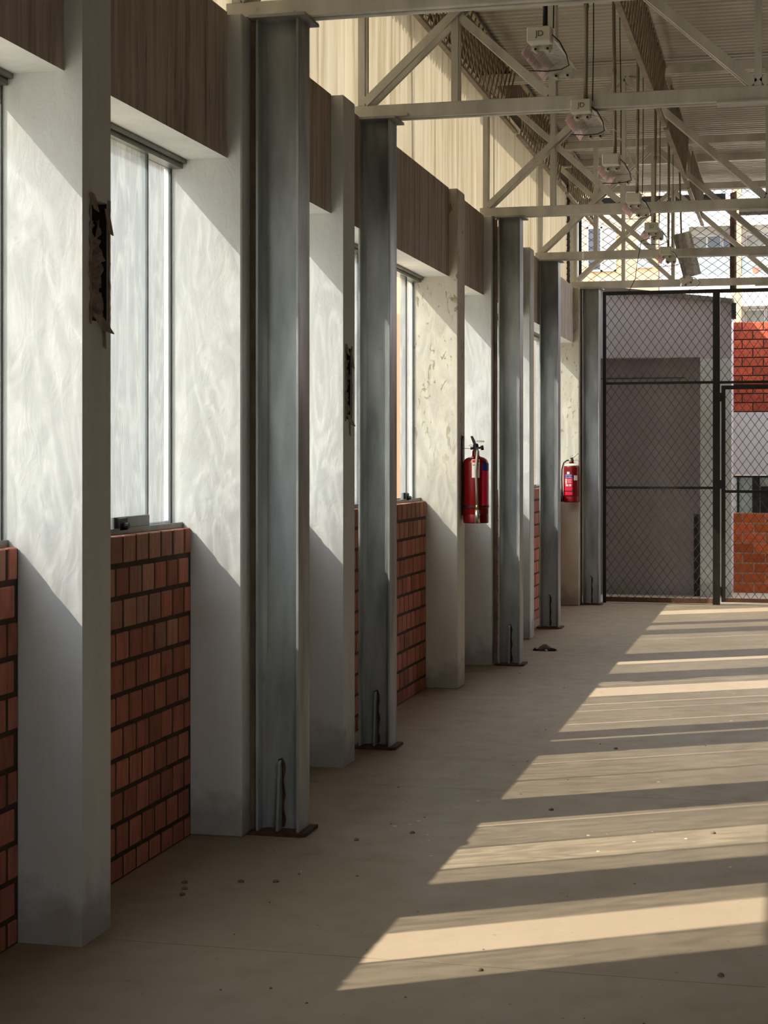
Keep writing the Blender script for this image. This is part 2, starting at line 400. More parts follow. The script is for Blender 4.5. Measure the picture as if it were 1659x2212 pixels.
BAYS = [(PIERS[i][1], PIERS[i + 1][0]) for i in range(len(PIERS) - 1)]
BN = ['at the left edge of the picture, before the nearest pier', 'between the nearest pier and the nearest steel column', 'hidden behind the nearest steel column',
      'behind the second steel column, over brick', 'just left of the third steel column', 'right of the third steel column', 'behind the fourth steel column']
for i, (a, b) in enumerate(BAYS):
    # the beam face is raw brown concrete; its underside is painted white like the jambs
    o = link('concrete_beam', MB().box(OX, -2.18, a + 0.001, b - 0.001, HEAD, BEAMTOP).mesh('concrete_beam', 'beam'))
    o.data.materials.append(M['plaster'])
    for p in o.data.polygons:
        if p.normal.z < -0.5: p.material_index = 1
    tag(o, 'brown streaked concrete beam ' + BN[i].replace('over brick', 'above the wide window'), 'beam', 'beams over the windows')

# ================================================================== BRICK INFILL
ROWS = [1.228, 1.113, 0.998, 0.882, 0.768, 0.654, 0.539, 0.424, 0.309, 0.194, 0.079, 0.0]
def brick_mesh(ly, lz, d=0.08, mat='brick', c=0.004):
    # front face looks along +X, chamfered
    v = [(-d, -ly / 2, -lz / 2), (-d, ly / 2, -lz / 2), (-d, ly / 2, lz / 2), (-d, -ly / 2, lz / 2),
         (-c, -ly / 2, -lz / 2), (-c, ly / 2, -lz / 2), (-c, ly / 2, lz / 2), (-c, -ly / 2, lz / 2),
         (0, -ly / 2 + c, -lz / 2 + c), (0, ly / 2 - c, -lz / 2 + c), (0, ly / 2 - c, lz / 2 - c), (0, -ly / 2 + c, lz / 2 - c)]
    f = [(0, 1, 5, 4), (1, 2, 6, 5), (2, 3, 7, 6), (3, 0, 4, 7), (4, 5, 9, 8), (5, 6, 10, 9), (6, 7, 11, 10), (7, 4, 8, 11), (8, 9, 10, 11), (3, 2, 1, 0)]
    return MB().add(v, f).mesh('brick', mat)
CACHE = {}
def bm_(ly, lz, mat='brick'):
    k = (round(ly, 3), round(lz, 3), mat)
    if k not in CACHE: CACHE[k] = brick_mesh(k[0], k[1], mat=mat)
    return CACHE[k]
BL = ['low brick wall at the left edge of the picture', 'low brick wall between the nearest pier and the nearest steel column', 'low brick wall hidden behind the nearest steel column',
      'wide low brick wall behind the second steel column', 'short low brick wall behind the dark red fire extinguisher', 'low brick wall right of the third steel column', 'low brick wall behind the fourth steel column']
PITCH = 0.1235
for i, (a, b) in enumerate(BAYS):
    t = thing('brick_wall', BL[i], 'brick wall', (0, 0, 0), group='low brick walls under the windows')
    part('mortar', MB().box(OX, GX - 0.0045, a + 0.002, b - 0.002, 0, SILL - 0.004), 'mortar', t)
    for r in range(len(ROWS) - 1):
        z1, z0 = ROWS[r], ROWS[r + 1]; lz = z1 - z0 - (0.017 if r < 10 else 0.006); zc = z1 - lz / 2 - (0.0 if r == 0 else 0.002)
        off = PITCH * (0.5 if r % 2 else 0.0); y = b - 0.002 + off - PITCH
        edges = []; e = b - 0.003
        first = PITCH * (0.62 if r % 2 == 0 else 0.16)
        nxt = e - first
        while e > a + 0.02:
            lo = max(nxt, a + 0.003); edges.append((lo, e)); e = lo; nxt = e - PITCH
        for lo, hi in edges:
            ly = hi - lo - 0.019
            if ly < 0.012: continue
            if abs(ly - (PITCH - 0.019)) < 0.003: ly = PITCH - 0.019
            o = link('brick', bm_(ly, lz, 'brick_worn' if random.random() < (0.85, 0.7, 0.4, 0.12)[min(r, 3)] * (r < 4) and b - hi > 0.05 else 'brick'), t, (GX + random.uniform(-0.0012, 0.0015), (lo + hi) / 2 + random.uniform(-0.0015, 0.0015), zc), (random.uniform(-0.008, 0.008), 0, random.uniform(-0.006, 0.006)))

# ================================================================== WINDOWS (sliding frameless panes)
# (y0, y1, glass, track, rail)
PANES = {0: [(3.80, 4.05, 'glass', 0, 0), (4.39, 4.755, 'glass', 1, 0)],
         1: [(4.985, 5.22, 'glass', 0, 0), (5.225, 5.58, 'glass_clear', 1, 0), (5.585, 5.968, 'glass', 1, 1), (5.972, 6.285, 'glass', 0, 0)],
         2: [(6.505, 6.95, 'glass', 0, 0), (6.955, 7.40, 'glass', 1, 0), (7.405, 7.825, 'glass', 0, 0)],
         3: [(8.055, 8.628, 'glass', 0, 0), (8.678, 9.155, 'glass', 1, 0), (9.162, 9.415, 'glass', 0, 0), (9.466, 9.80, 'glass', 1, 0), (10.22, 10.375, 'glass', 1, 1), (10.38, 10.695, 'glass', 0, 0)],
         4: [(10.945, 11.49, 'glass', 0, 0), (11.68, 11.965, 'glass', 1, 0)],
         5: [(12.175, 12.72, 'glass', 0, 0), (12.735, 13.25, 'glass', 1, 0), (13.265, 13.795, 'glass', 0, 0)],
         6: [(14.025, 14.7, 'glass', 0, 0), (14.72, 15.55, 'glass', 1, 0), (15.98, 16.5, 'glass', 1, 0), (16.52, 17.095, 'glass', 0, 0)]}
for i, (a, b) in enumerate(BAYS):
    w = link('window_%d' % (i + 1), None); w['kind'] = 'structure'; w['label'] = 'sliding obscure glass window ' + BN[i].replace('over brick', 'over the wide brick wall')
    part('head_track', MB().box(-2.440, -2.368, a + 0.002, b - 0.002, 2.664, 2.699).box(-2.365, -2.350, a + 0.002, b - 0.002, 2.684, 2.699), 'alu', w)
    part('bottom_track', MB().box(-2.440, -2.365, a + 0.002, b - 0.002, SILL + 0.001, SILL + 0.010).box(-2.440, -2.428, a + 0.002, b - 0.002, SILL + 0.010, SILL + 0.028).box(-2.374, -2.366, a + 0.002, b - 0.002, SILL + 0.010, SILL + 0.022), 'alu', w)
    for (p, q, g, tr, rail) in PANES[i]:
        x = (-2.420, -2.392)[tr]; z0 = SILL + 0.011
        o = part('pane', MB().box(x - 0.004, x + 0.004, p, q, z0, 2.664), g, w)
        part('edge_seal', MB().box(x - 0.006, x + 0.006, q - 0.004, q + 0.001, z0, 2.664), 'dark_gap', o)
        if rail:
            part('clamp_rail', MB().box(x - 0.010, x + 0.012, p + 0.04, q - 0.002, z0, z0 + 0.052), 'alu', o, bevel=0.002)
            part('lock', MB().box(x + 0.012, x + 0.026, p + 0.06, p + 0.13, z0 + 0.004, z0 + 0.048).tube([(x + 0.02, p + 0.095, z0 + 0.02), (x + 0.045, p + 0.095, z0 + 0.02)], 0.012, 10), 'black', o)

# torn plastic junction boxes in two piers
def torn_box(niche, label, seed):
    c, d, z0, z1 = niche; random.seed(seed)
    t = thing('junction_box', label, 'electrical box')
    e = 0.0035
    # ragged rim
    zz = z0 - 0.01
    N = 26
    for side in (c, d):
        pts = []; m_ = MB()
        for k in range(N + 1):
            z = z0 - 0.012 + (z1 - z0 + 0.024) * k / N
            pts.append((z, random.uniform(0.003, 0.017)))
        for (za, wa), (zb, wb) in zip(pts[:-1], pts[1:]):
            sg = 1 if side == d else -1
            m_.add([(PX, side - sg * 0.004, za), (PX + e, side - sg * 0.004, za), (PX + e, side + sg * wa, za), (PX, side + sg * wa, za),
                    (PX, side - sg * 0.004, zb), (PX + e, side - sg * 0.004, zb), (PX + e, side + sg * wb, zb), (PX, side + sg * wb, zb)],
                   [(0, 1, 2, 3), (4, 7, 6, 5), (0, 4, 5, 1), (1, 5, 6, 2), (2, 6, 7, 3), (3, 7, 4, 0)])
        part('torn_rim', m_, 'cardboard', t)
    # dark box liner
    xi = PX - 0.049
    part('liner', MB().box(xi, xi + 0.002, c + 0.001, d - 0.001, z0 + 0.001, z1 - 0.001).box(xi, PX - 0.004, c + 0.001, c + 0.004, z0 + 0.001, z1 - 0.001).box(xi, PX - 0.004, d - 0.004, d - 0.001, z0 + 0.001, z1 - 0.001), 'dark_gap', t)
    # crumpled sheet hanging inside: wrinkled grid with thickness
    nu, nv = 7, 26; g = MB(); vs = []
    for j in range(nv + 1):
        for k in range(nu + 1):
            y = c + 0.014 + (d - c - 0.034) * k / nu + random.uniform(-0.004, 0.004)
            z = z0 + 0.01 + (z1 - z0 - 0.07) * j / nv + random.uniform(-0.006, 0.006)
            vs.append((PX - 0.016 + random.uniform(-0.012, 0.012) + 0.010 * math.sin(k * 2.1 + j * 0.4), y, z))
    fs = [(j * (nu + 1) + k, j * (nu + 1) + k + 1, (j + 1) * (nu + 1) + k + 1, (j + 1) * (nu + 1) + k) for j in range(nv) for k in range(nu)
          if not ((j in (8, 9, 17) and k in (0, 1)) or (j > 21 and k in (3, 4)))]
    g.add(vs, fs); o = part('torn_sheet', g, 'cardboard', t); md = o.modifiers.new('thick', 'SOLIDIFY'); md.thickness = 0.002
    # flaps that stick out below and at the top
    for (ya, za, yb, zb, out) in ((c + 0.01, z0 + 0.02, d + 0.004, z0 - 0.035, 0.018), (d - 0.03, z1 - 0.02, d + 0.012, z1 - 0.10, 0.012), (c - 0.006, z1 + 0.015, c + 0.04, z1 - 0.04, 0.010), (d - 0.045, z0 - 0.02, d - 0.03, z0 - 0.085, 0.005)):
        w = abs(yb - ya) * 0.5 + 0.008
        f = MB(); f.add([(PX + 0.001, ya, za), (PX + 0.002, ya + w, za - 0.004), (PX + out, yb, zb), (PX + out * 0.6, yb - w, zb + 0.008),
               (PX + 0.004, ya, za + 0.003), (PX + 0.005, ya + w, za), (PX + out + 0.003, yb, zb + 0.002), (PX + out * 0.6 + 0.003, yb - w, zb + 0.011)],
              [(0, 1, 2, 3), (7, 6, 5, 4), (0, 4, 5, 1), (1, 5, 6, 2), (2, 6, 7, 3), (3, 7, 4, 0)])
        part('torn_flap', f, 'cardboard', t)
    return t
torn_box(NICHE[1], 'torn plastic junction box in the side of the nearest pier', 3)
torn_box(NICHE[3], 'small torn junction box in the pier right of the nearest column', 5)
random.seed(11)

# ================================================================== STEEL COLUMNS
def column(xl, xr, yf, label, depth=0.155):
    t = thing('steel_column', label, 'steel column', ((xl + xr) / 2, yf + depth / 2, 0), group='steel columns carrying the roof trusses')
    h = (xr - xl) / 2; d = depth / 2; top = 3.262; ft = 0.011
    for s in (-1, 1):
        x0, x1 = (-h, -h + ft) if s < 0 else (h - ft, h)
        part('flange', MB().box(x0, x1, -d, d, 0.014, top), 'steel', t, bevel=0.0015)
    part('web', MB().box(-h + ft, h - ft, -0.004, 0.004, 0.014, top), 'steel', t)
    # root fillets
    f = MB()
    for s in (-1, 1):
        xe = s * (h - ft)
        f.prism([(xe, -0.004), (xe - s * 0.014, -0.004), (xe, -0.018)], 'z', 0.014, top)
    part('fillet', f, 'steel', t)
    bp = [(-h - 0.025, -d - 0.02), (h + 0.012, -d - 0.02), (h + 0.03, -d + 0.0), (h + 0.03, d + 0.02), (-h - 0.025, d + 0.02)]
    part('base_plate', MB().prism(bp, 'z', 0.0, 0.014), 'rust', t)
    part('cap_plate', MB().box(-h - 0.02, h + 0.035, -d - 0.03, d + 0.02, top, top + 0.012), 'steel', t)
    # stiffener standing on the base plate against the web, with a welded bead darkened for the shadow beside it
    part('stiffener', MB().prism([(-0.004, 0.014), (-d + 0.012, 0.014), (-d + 0.030, 0.16), (-0.035, 0.275), (-0.022, 0.288), (-0.004, 0.290)], 'x', -0.010, 0.000), 'steel', t)
    pts = [(0.003 + 0.003 * math.sin(k * 1.1) + random.uniform(0, 0.002), -0.006, 0.02 + k * 0.018) for k in range(15)] + [(-0.004, -0.006, 0.294), (-0.013, -0.006, 0.285)]
    o = part('weld_shadow', MB().tube(pts, [0.005 + random.uniform(0, 0.003) for _ in pts], 6), 'rust', t, smooth=True)
    return t
COLS = [(-2.085, -1.905, 6.36, 'nearest and tallest grey steel column, between two white piers'),
        (-2.187, -2.018, 8.38, 'second grey steel column standing in front of the wide brick wall'),
        (-2.078, -1.918, 12.0, 'third grey steel column, right of the dark red fire extinguisher'),
        (-2.178, -2.010, 14.72, 'fourth grey steel column, left of the bright red fire extinguisher'),
        (-2.100, -1.930, 17.22, 'farthest steel column, beside the mesh gate')]
for c in COLS: column(*c)
for i, ob_ in zip((0, 2, 4), [o for o in bpy.data.objects if o.name.startswith('steel_column')][::2]):
    cx_ = (COLS[i][0] + COLS[i][1]) / 2; h_ = (COLS[i][1] - COLS[i][0]) / 2
    part('edge_angle', MB().box(-2.117 - cx_, -h_ - 0.011, -0.045, -0.041, 0.014, 3.26).box(-2.117 - cx_, -2.1135 - cx_, -0.041, 0.0, 0.014, 3.26), 'rust_brown', ob_, label='brown angle bar beside the flange')
# ================================================================== ROOF TRUSSES
ZB0, ZB1, ZT0, ZT1 = 3.275, 3.345, 4.255, 4.318
NODES = [-2.18, -1.685, -1.18, -0.16, 0.86, 1.88, 2.90, 3.92, 4.94, 5.96]
TY = [6.44, 8.46, 12.08, 14.80, 17.30]
TL = ['nearest roof truss across the top edge of the picture', 'second roof truss, resting on the second steel column', 'third roof truss, resting on the third steel column',
      'fourth roof truss, resting on the fourth steel column', 'farthest roof truss above the mesh gate']
def pair(mb, a, b, w, d=0.034, gap=0.024, y=0.0):
    for s in (-1, 1):
        o = Vector((0, y + s * (gap + d) / 2, 0)); mb.bar(Vector(a) + o, Vector(b) + o, w, d)
    return mb
for Y, L in zip(TY, TL):
    t = thing('roof_truss', L, 'roof truss', (0, Y, 0), group='roof trusses')
    x0, x1 = -2.222, RX - 0.01
    c = MB()
    for s in (-1, 1):
        y0 = s * 0.029
        # channel: web inside, lips outside
        c.box(x0, x1, y0 - 0.017, y0 + 0.017, ZB0, ZB1)
    part('bottom_chord', c, 'truss', t, bevel=0.003)
    part('top_chord', pair(MB(), (x0, 0, (ZT0 + ZT1) / 2), (x1, 0, (ZT0 + ZT1) / 2), ZT1 - ZT0), 'truss', t)
    part('splice_plate', MB().box(-2.20, -1.93, -0.062, -0.048, ZB0 + 0.006, ZB0 + 0.02), 'truss', t)
    part('splice_plate', MB().box(-0.36, -0.05, -0.06, 0.06, ZB0 - 0.010, ZB0 - 0.001), 'truss', t)
    for i, x in enumerate(NODES):
        part('vertical', pair(MB(), (x, 0, ZB1), (x, 0, ZT0), 0.036, 0.03, 0.03), 'truss', t)
    zc = (ZB1 + ZT0) / 2
    zl, zh = ZB1 + 0.012, ZT0 - 0.012
    part('diagonal', pair(MB(), (NODES[0] + 0.02, 0, zl), (NODES[2] - 0.02, 0, zh), 0.042, 0.022, 0.075), 'truss', t)
    part('diagonal', pair(MB(), (NODES[0] + 0.02, 0, zh), (NODES[2] - 0.02, 0, zl), 0.042, 0.026, 0.018), 'truss', t)
    for i in range(2, len(NODES) - 1):
        a, b = NODES[i] + 0.02, NODES[i + 1] - 0.02
        za, zb = (zh, zl) if i % 2 == 0 else (zl, zh)
        part('diagonal', pair(MB(), (a, 0, za), (b, 0, zb), 0.046, 0.03, 0.03), 'truss', t)

# ================================================================== LATTICE JOISTS
RUN = 0.43; STEP = 0.128
def lat(up):
    a = (0, 0, -0.200 if up else 0.200); b = (0, RUN, 0.200 if up else -0.200)
    return MB().tube([a, b], 0.0066 if up else 0.0036, 6).mesh('web_bar', 'joist', True)
LAT = {True: lat(True), False: lat(False)}
JN = {-1.95: 'lattice joist along the cream sheet wall', -0.88: 'lattice joist over the hanging lamps'}
WH = ['before the second truss', 'between the second and third trusses', 'between the third and fourth trusses', 'between the fourth and farthest trusses']
for X in (-1.95, -0.88):
    for j in range(4):
        y0, y1 = TY[j] + 0.06, TY[j + 1] - 0.06
        t = thing('lattice_joist', 'brown steel ' + JN[X] + ' ' + WH[j], 'joist', (X, y0, 4.09), group='lattice joists under the roof deck')
        n = int((y1 - y0 - RUN) / STEP)
        for nm, z, w in (('bottom_chord', -0.205, 0.03), ('top_chord', 0.212, 0.03)):
            m_ = MB()
            m_.box(-0.016, 0.016, 0, y1 - y0, z - 0.009, z + 0.009)
            part(nm, m_, 'joist', t)
        for k in range(n + 1):
            for up in (True, False): link('web_bar', LAT[up], t, (0.010 if up else -0.020, k * STEP + 0.02, 0.0))

# ================================================================== HANGING LAMPS
def text_mesh(body, size, depth, mat, parent, loc, rot, name='lettering'):
    cu = bpy.data.curves.new(name, 'FONT'); cu.body = body; cu.size = size; cu.extrude = depth; cu.align_x = 'CENTER'; cu.align_y = 'CENTER'
    tmp = bpy.data.objects.new(name, cu); COL.objects.link(tmp)
    me = bpy.data.meshes.new_from_object(tmp.evaluated_get(bpy.context.evaluated_depsgraph_get()))
    bpy.data.objects.remove(tmp); me.materials.clear(); me.materials.append(M[mat])
    return link(name, me, parent, loc, rot)
RP = [(-0.090, -0.062), (-0.070, -0.030), (-0.038, 0.0), (0.038, 0.0), (0.070, -0.030), (0.090, -0.062)]
def reflector_mesh(L):
    m_ = MB(); vs = []
    for y in (0.0, L): vs += [(x, y, z) for x, z in RP]
    n = len(RP); m_.add(vs, [(i, i + 1, i + 1 + n, i + n) for i in range(n - 1)])
    return m_
def lamp(x, y, z, label, text, pipe_mat='pipe', rot=None, cable_drop=0.0, stem=True, L=0.50, seed=0):
    rnd = random.Random(seed)
    t = thing('hanging_lamp', label, 'lamp', (x, y, z), rot, 'hanging lamps in a row under the roof')
    b = part('ballast_box', MB().box(-0.051, 0.051, -0.035, 0.035, -0.033, 0.033), 'white_box', t, bevel=0.005)
    if text: text_mesh(text, 0.034, 0.0012, 'alu', b, (0.004, -0.0365, 0.0), (math.radians(90), 0, 0))
    r = part('reflector', reflector_mesh(L), 'reflector', t); r.location = (0.0, 0.037, 0.004)
    md = r.modifiers.new('thick', 'SOLIDIFY'); md.thickness = 0.0015; md.offset = 1
    # socket pairs at both ends
    for yy in (0.05, L):
        hp = part('socket_plate', MB().box(-0.046, 0.046, yy - 0.004, yy + 0.004, -0.050, 0.002), 'white_box', t)
        for sx in (-0.026, 0.026):
            part('lamp_socket', MB().tube([(sx, yy - 0.016, -0.047), (sx, yy + 0.016, -0.047)], 0.0125, 12), 'ceramic', hp, True)
            part('socket_slot', MB().tube([(sx, yy - 0.0175, -0.047), (sx, yy - 0.0155, -0.047)], 0.006, 8), 'dark_gap', hp)
    if stem:
        H = 4.385 - z
        part('stem', MB().tube([(0.02, 0.01, 0.03), (0.02, 0.01, H * 0.5), (0.018, 0.01, H)], 0.0105, 10), pipe_mat, t, True)
        part('stem_collar', MB().tube([(0.02, 0.01, H * 0.45), (0.02, 0.01, H * 0.45 + 0.03)], 0.013, 10), pipe_mat, t, True)
        part('cable', MB().tube([(0.055, 0.01, 0.03), (0.058, 0.01, H * 0.3), (0.054, 0.01, H * 0.7), (0.056, 0.01, H)], 0.003, 5), 'cable', t, True)
    pts = [(0.05, 0.0, 0.0), (0.075, 0.04, -0.02), (0.095, 0.10, -0.06), (0.098, 0.15, -0.095), (0.06, 0.17, -0.108), (0.0, 0.175, -0.110), (-0.08, 0.17, -0.106)]
    pts = [(p[0], p[1], p[2] + rnd.uniform(-0.004, 0.004)) for p in pts]
    part('flex', MB().tube(pts, 0.0026, 5), 'cable', t, True)
    return t
LY = [6.98, 8.40, 9.84, 11.28, 12.75, 14.20]
LLAB = ['nearest hanging lamp, largest of the row, marked JD', 'second hanging lamp, in front of the second truss, marked JD', 'third hanging lamp with a blank pale box',
        'fourth hanging lamp with rust spots on its box', 'fifth hanging lamp, marked JD, against the pale building', 'sixth hanging lamp, left of the drooping reflector']
LAMPS = []
LT = ['JD', 'JD', '', '', 'JD', '']
for i, y in enumerate(LY):
    LAMPS.append(lamp(-1.03, y, (3.287, 3.28, 3.262, 3.255, 3.262, 3.258)[i], LLAB[i], LT[i], 'pipe_dark' if i == 0 else 'pipe', rot=(0, math.radians((0, 0.4, -0.4, 0.5, 0.6, 0.4)[i]), math.radians((-2, -1, -2, -2, -3, -2)[i])), L=(0.56, 0.56, 0.54, 0.48, 0.34, 0.42)[i], seed=i))
# a seventh lamp has come loose: its long reflector droops and the box hangs askew
t = lamp(-0.955, 15.70, 3.175, 'loose tilted lamp with a long drooping reflector, at the end of the row', '', rot=(math.radians(10), math.radians(-24), math.radians(-3)), stem=False, L=0.30, seed=9)
LOOSE = t
def local(o, pts):
    m = (Matrix.Translation(o.location) @ o.rotation_euler.to_matrix().to_4x4()).inverted(); return [m @ Vector(p) for p in pts]
part('stem', MB().tube(local(t, [(-0.955, 15.73, 3.19), (-1.0, 15.76, 3.6), (-1.02, 15.76, 4.386)]), 0.009, 8), 'pipe', t, True)
# its spare reflector hangs nearly upright above the box
A, B = Vector((-1.0, 15.66, 3.60)), Vector((-0.905, 15.70, 3.20))
ax = (B - A).normalized(); un = (Vector((1, 0.25, 0)) - ax * ax.dot(Vector((1, 0.25, 0)))).normalized(); nn = ax.cross(un)
if nn.y > 0: nn = -nn
pv = [p + un * (x * 0.95) - nn * (z * 0.8) for p in (A, B) for x, z in RP]
dr = part('drooping_reflector', MB().add(local(t, pv), [(i, i + 1, i + 7, i + 6) for i in range(5)]), 'reflector', t)
md = dr.modifiers.new('thick', 'SOLIDIFY'); md.thickness = 0.0015
part('loose_cable', MB().tube(local(LAMPS[4], [(-1.0, 12.80, 3.20), (-1.12, 12.9, 3.18), (-1.16, 12.95, 3.0), (-1.17, 12.95, 2.9), (-1.22, 12.95, 2.80), (-1.26, 12.95, 2.77), (-1.25, 12.95, 2.74)]), 0.003, 5), 'cable', LAMPS[4], True)
part('pale_cable', MB().tube(local(LAMPS[1], [(-0.98, 8.42, 3.24), (-0.94, 8.6, 3.26), (-0.89, 8.8, 3.22), (-0.84, 9.1, 3.12), (-0.83, 9.5, 3.10)]), 0.0022, 5), 'paper', LAMPS[1], True)

# ================================================================== FIRE EXTINGUISHERS
def arc_patch(r, a0, a1, z0, z1, n=10, th=0.0006):
    vs = []; 
    for k in range(n + 1):
        a = math.radians(a0 + (a1 - a0) * k / n)
        for rr in (r, r + th):
            for z in (z0, z1): vs.append((rr * math.cos(a), rr * math.sin(a), z))
    fs = []
    for k in range(n):
        b = 4 * k; c = b + 4
        fs += [(b, c, c + 1, b + 1), (b + 2, b + 3, c + 3, c + 2), (b, b + 2, c + 2, c), (b + 1, c + 1, c + 3, b + 3)]
    fs += [(0, 1, 3, 2), (4 * n, 4 * n + 2, 4 * n + 3, 4 * n + 1)]
    return MB().add(vs, fs)
def ext_body(R, H):
    s = R / 0.084
    return [(R * 0.93, 0), (R, 0.006), (R, 0.055), (R * 0.985, 0.058), (R, 0.062), (R, H * 0.86), (R * 0.985, H * 0.895), (R * 0.93, H * 0.925), (R * 0.82, H * 0.95), (R * 0.62, H * 0.972), (R * 0.36, H * 0.985), (R * 0.29, H), (R * 0.27, H + 0.03)]
# dark one, on the room side of the stained pier
R = 0.084; H = 0.445
t = thing('fire_extinguisher', 'dark red fire extinguisher in shadow on the stained pier, hose down its front', 'extinguisher', (-2.025, 10.83, 1.082), group='wall-hung fire extinguishers')
part('body', MB().lathe(ext_body(R, H), 36), 'red_paint', t, True); autosmooth(t.children[-1])
part('valve', MB().lathe([(0.020, H + 0.015), (0.022, H + 0.03), (0.016, H + 0.04), (0.020, H + 0.05), (0.017, H + 0.075), (0.010, H + 0.08)], 14).tube([(0, 0, H + 0.05), (0.045, -0.01, H + 0.052)], 0.007, 8).tube([(0.043, -0.012, H + 0.066), (0.047, -0.012, H + 0.036)], 0.010, 10).tube([(0, 0, H + 0.05), (-0.034, -0.01, H + 0.047)], 0.009, 8), 'black', t, True)
part('lever', MB().prism([(-0.012, H + 0.068), (0.004, H + 0.064), (-0.004, H + 0.098), (-0.020, H + 0.13), (-0.034, H + 0.128), (-0.024, H + 0.098)], 'y', -0.012, 0.006), 'pipe_dark', t)
part('handle', MB().prism([(0.0, H + 0.09), (0.012, H + 0.102), (0.056, H + 0.098), (0.053, H + 0.088), (0.016, H + 0.088)], 'y', -0.014, 0.008), 'chrome', t)
part('safety_wire', MB().tube([(-0.010, -0.01, H + 0.066), (-0.030, -0.015, H + 0.072), (-0.044, -0.01, H + 0.066), (-0.030, -0.005, H + 0.060), (-0.012, -0.01, H + 0.062)], 0.0014, 5).tube([(-0.02, 0, H + 0.046), (-0.090, 0.0, H + 0.048)], 0.0016, 5), 'black', t, True)
part('hose', MB().tube([(0.012, -0.020, H + 0.048), (0.020, -0.050, H + 0.03), (0.022, -0.088, H - 0.03), (0.020, -0.096, H - 0.10), (0.024, -0.096, H - 0.22), (0.027, -0.096, 0.12)], 0.0085, 10), 'pipe', t, True)
part('hose_ferrule', MB().tube([(0.027, -0.096, 0.122), (0.026, -0.096, 0.092)], [0.010, 0.011], 10), 'brass', t, True)
part('nozzle', MB().tube([(0.028, -0.097, 0.09), (0.028, -0.098, 0.004)], [0.015, 0.0185], 14), 'chrome', t, True)
lb = part('paper_label', arc_patch(R + 0.0004, -97, -62, 0.300, 0.420), 'paper', t)
part('label_heading', arc_patch(R + 0.0012, -95, -64, 0.400, 0.416), 'label_red', lb)
part('label_line', arc_patch(R + 0.0012, -93, -66, 0.381, 0.386), 'ink', lb)
part('side_label', arc_patch(R + 0.0004, -50, 30, 0.10, 0.395), 'label_pink', t); part('side_label_band', arc_patch(R + 0.0012, -50, 30, 0.345, 0.395), 'label_blue', t)
part('strap', arc_patch(R + 0.0015, -180, 178, 0.104, 0.117, 30, 0.002), 'black', t)
part('wall_bracket', MB().box(-0.0912, -0.0855, -0.02, 0.02, 0.05, 0.56).tube([(-0.088, 0, 0.545), (-0.088, 0, 0.575)], 0.006, 6), 'pipe_dark', t)
# bright one, on the sunlit face of the farthest pier
t = thing('fire_extinguisher', 'bright sunlit red fire extinguisher with a blue and pink label by the farthest column', 'extinguisher', (-2.185, 17.005, 1.065), group='wall-hung fire extinguishers')
R = 0.082; H = 0.40
part('body', MB().lathe(ext_body(R, H), 36), 'red_paint', t, True); autosmooth(t.children[-1])
part('dust_cap', MB().lathe([(R * 0.94, H * 0.927), (R * 0.83, H * 0.954), (R * 0.63, H * 0.976), (R * 0.37, H * 0.989)], 30), 'flake', t, True, label='pale dusty shoulder')
part('valve', MB().lathe([(0.024, H - 0.005), (0.026, H + 0.006), (0.016, H + 0.012), (0.018, H + 0.045), (0.012, H + 0.055)], 14), 'black', t, True)
part('gauge', MB().tube([(-0.008, -0.018, H + 0.028), (-0.010, -0.034, H + 0.028)], 0.016, 16), 'chrome', t, True)
part('lever', MB().tube([(-0.012, 0, H + 0.046), (0.02, -0.004, H + 0.062), (0.055, -0.008, H + 0.09), (0.072, -0.008, H + 0.096)], [0.007, 0.006, 0.005, 0.004], 6), 'chrome', t, True)
part('handle', MB().tube([(0.0, 0, H + 0.034), (0.04, -0.004, H + 0.034), (0.07, -0.008, H + 0.026), (0.085, -0.008, H + 0.018)], [0.005, 0.005, 0.0045, 0.004], 6), 'chrome', t, True)
part('pull_pin', MB().tube([(-0.012, 0, H + 0.06), (-0.014, 0, H + 0.08), (0.008, 0, H + 0.082), (0.008, 0, H + 0.06)], 0.002, 5), 'chrome', t, True)
part('hose', MB().tube([(-0.02, -0.01, H + 0.03), (-0.045, -0.015, H + 0.028), (-0.078, -0.02, H + 0.002), (-0.096, -0.022, H - 0.06), (-0.098, -0.022, H - 0.16), (-0.096, -0.022, 0.16), (-0.093, -0.022, 0.06)], 0.0075, 10), 'black', t, True)
part('nozzle', MB().tube([(-0.093, -0.022, 0.065), (-0.092, -0.022, 0.005)], [0.013, 0.016], 12), 'black', t, True)
lb = part('warning_label', arc_patch(R + 0.0004, -135, -76, 0.075, 0.275), 'label_pink', t, label='magenta instruction label')
bl = part('blue_heading', arc_patch(R + 0.0006, -135, -76, 0.248, 0.285), 'label_blue', t)
for a0, a1, z0, z1 in ((-127, -110, 0.165, 0.185), (-114, -106, 0.165, 0.182), (-100, -86, 0.165, 0.185), (-130, -118, 0.19, 0.24), (-112, -84, 0.228, 0.232), (-112, -86, 0.215, 0.219), (-112, -84, 0.202, 0.206)):
    part('label_print', arc_patch(R + 0.0012, a0, a1, z0, z1), 'label_white', lb)
import_text = (('EXTINTOR', 0.0165, 0.2755), ('PARA INCENDIO', 0.0135, 0.2565))
for body, size, z in import_text:
    # each letter is set round the cylinder
    span = 46.0; n = len(body); a0 = -105.5 - span / 2
    for k, ch in enumerate(body):
        if ch == ' ': continue
        a = math.radians(a0 + span * (k + 0.5) / n)
        text_mesh(ch, size, 0.0003, 'label_white', bl, ((R + 0.0016) * math.cos(a), (R + 0.0016) * math.sin(a), z), (math.radians(90), 0, a + math.pi / 2), 'letter')
part('white_tag', arc_patch(R + 0.0012, -117, -97, 0.287, 0.312), 'label_white', t)
part('date_label', arc_patch(R + 0.0004, -66, -38, 0.225, 0.275), 'paper', t)
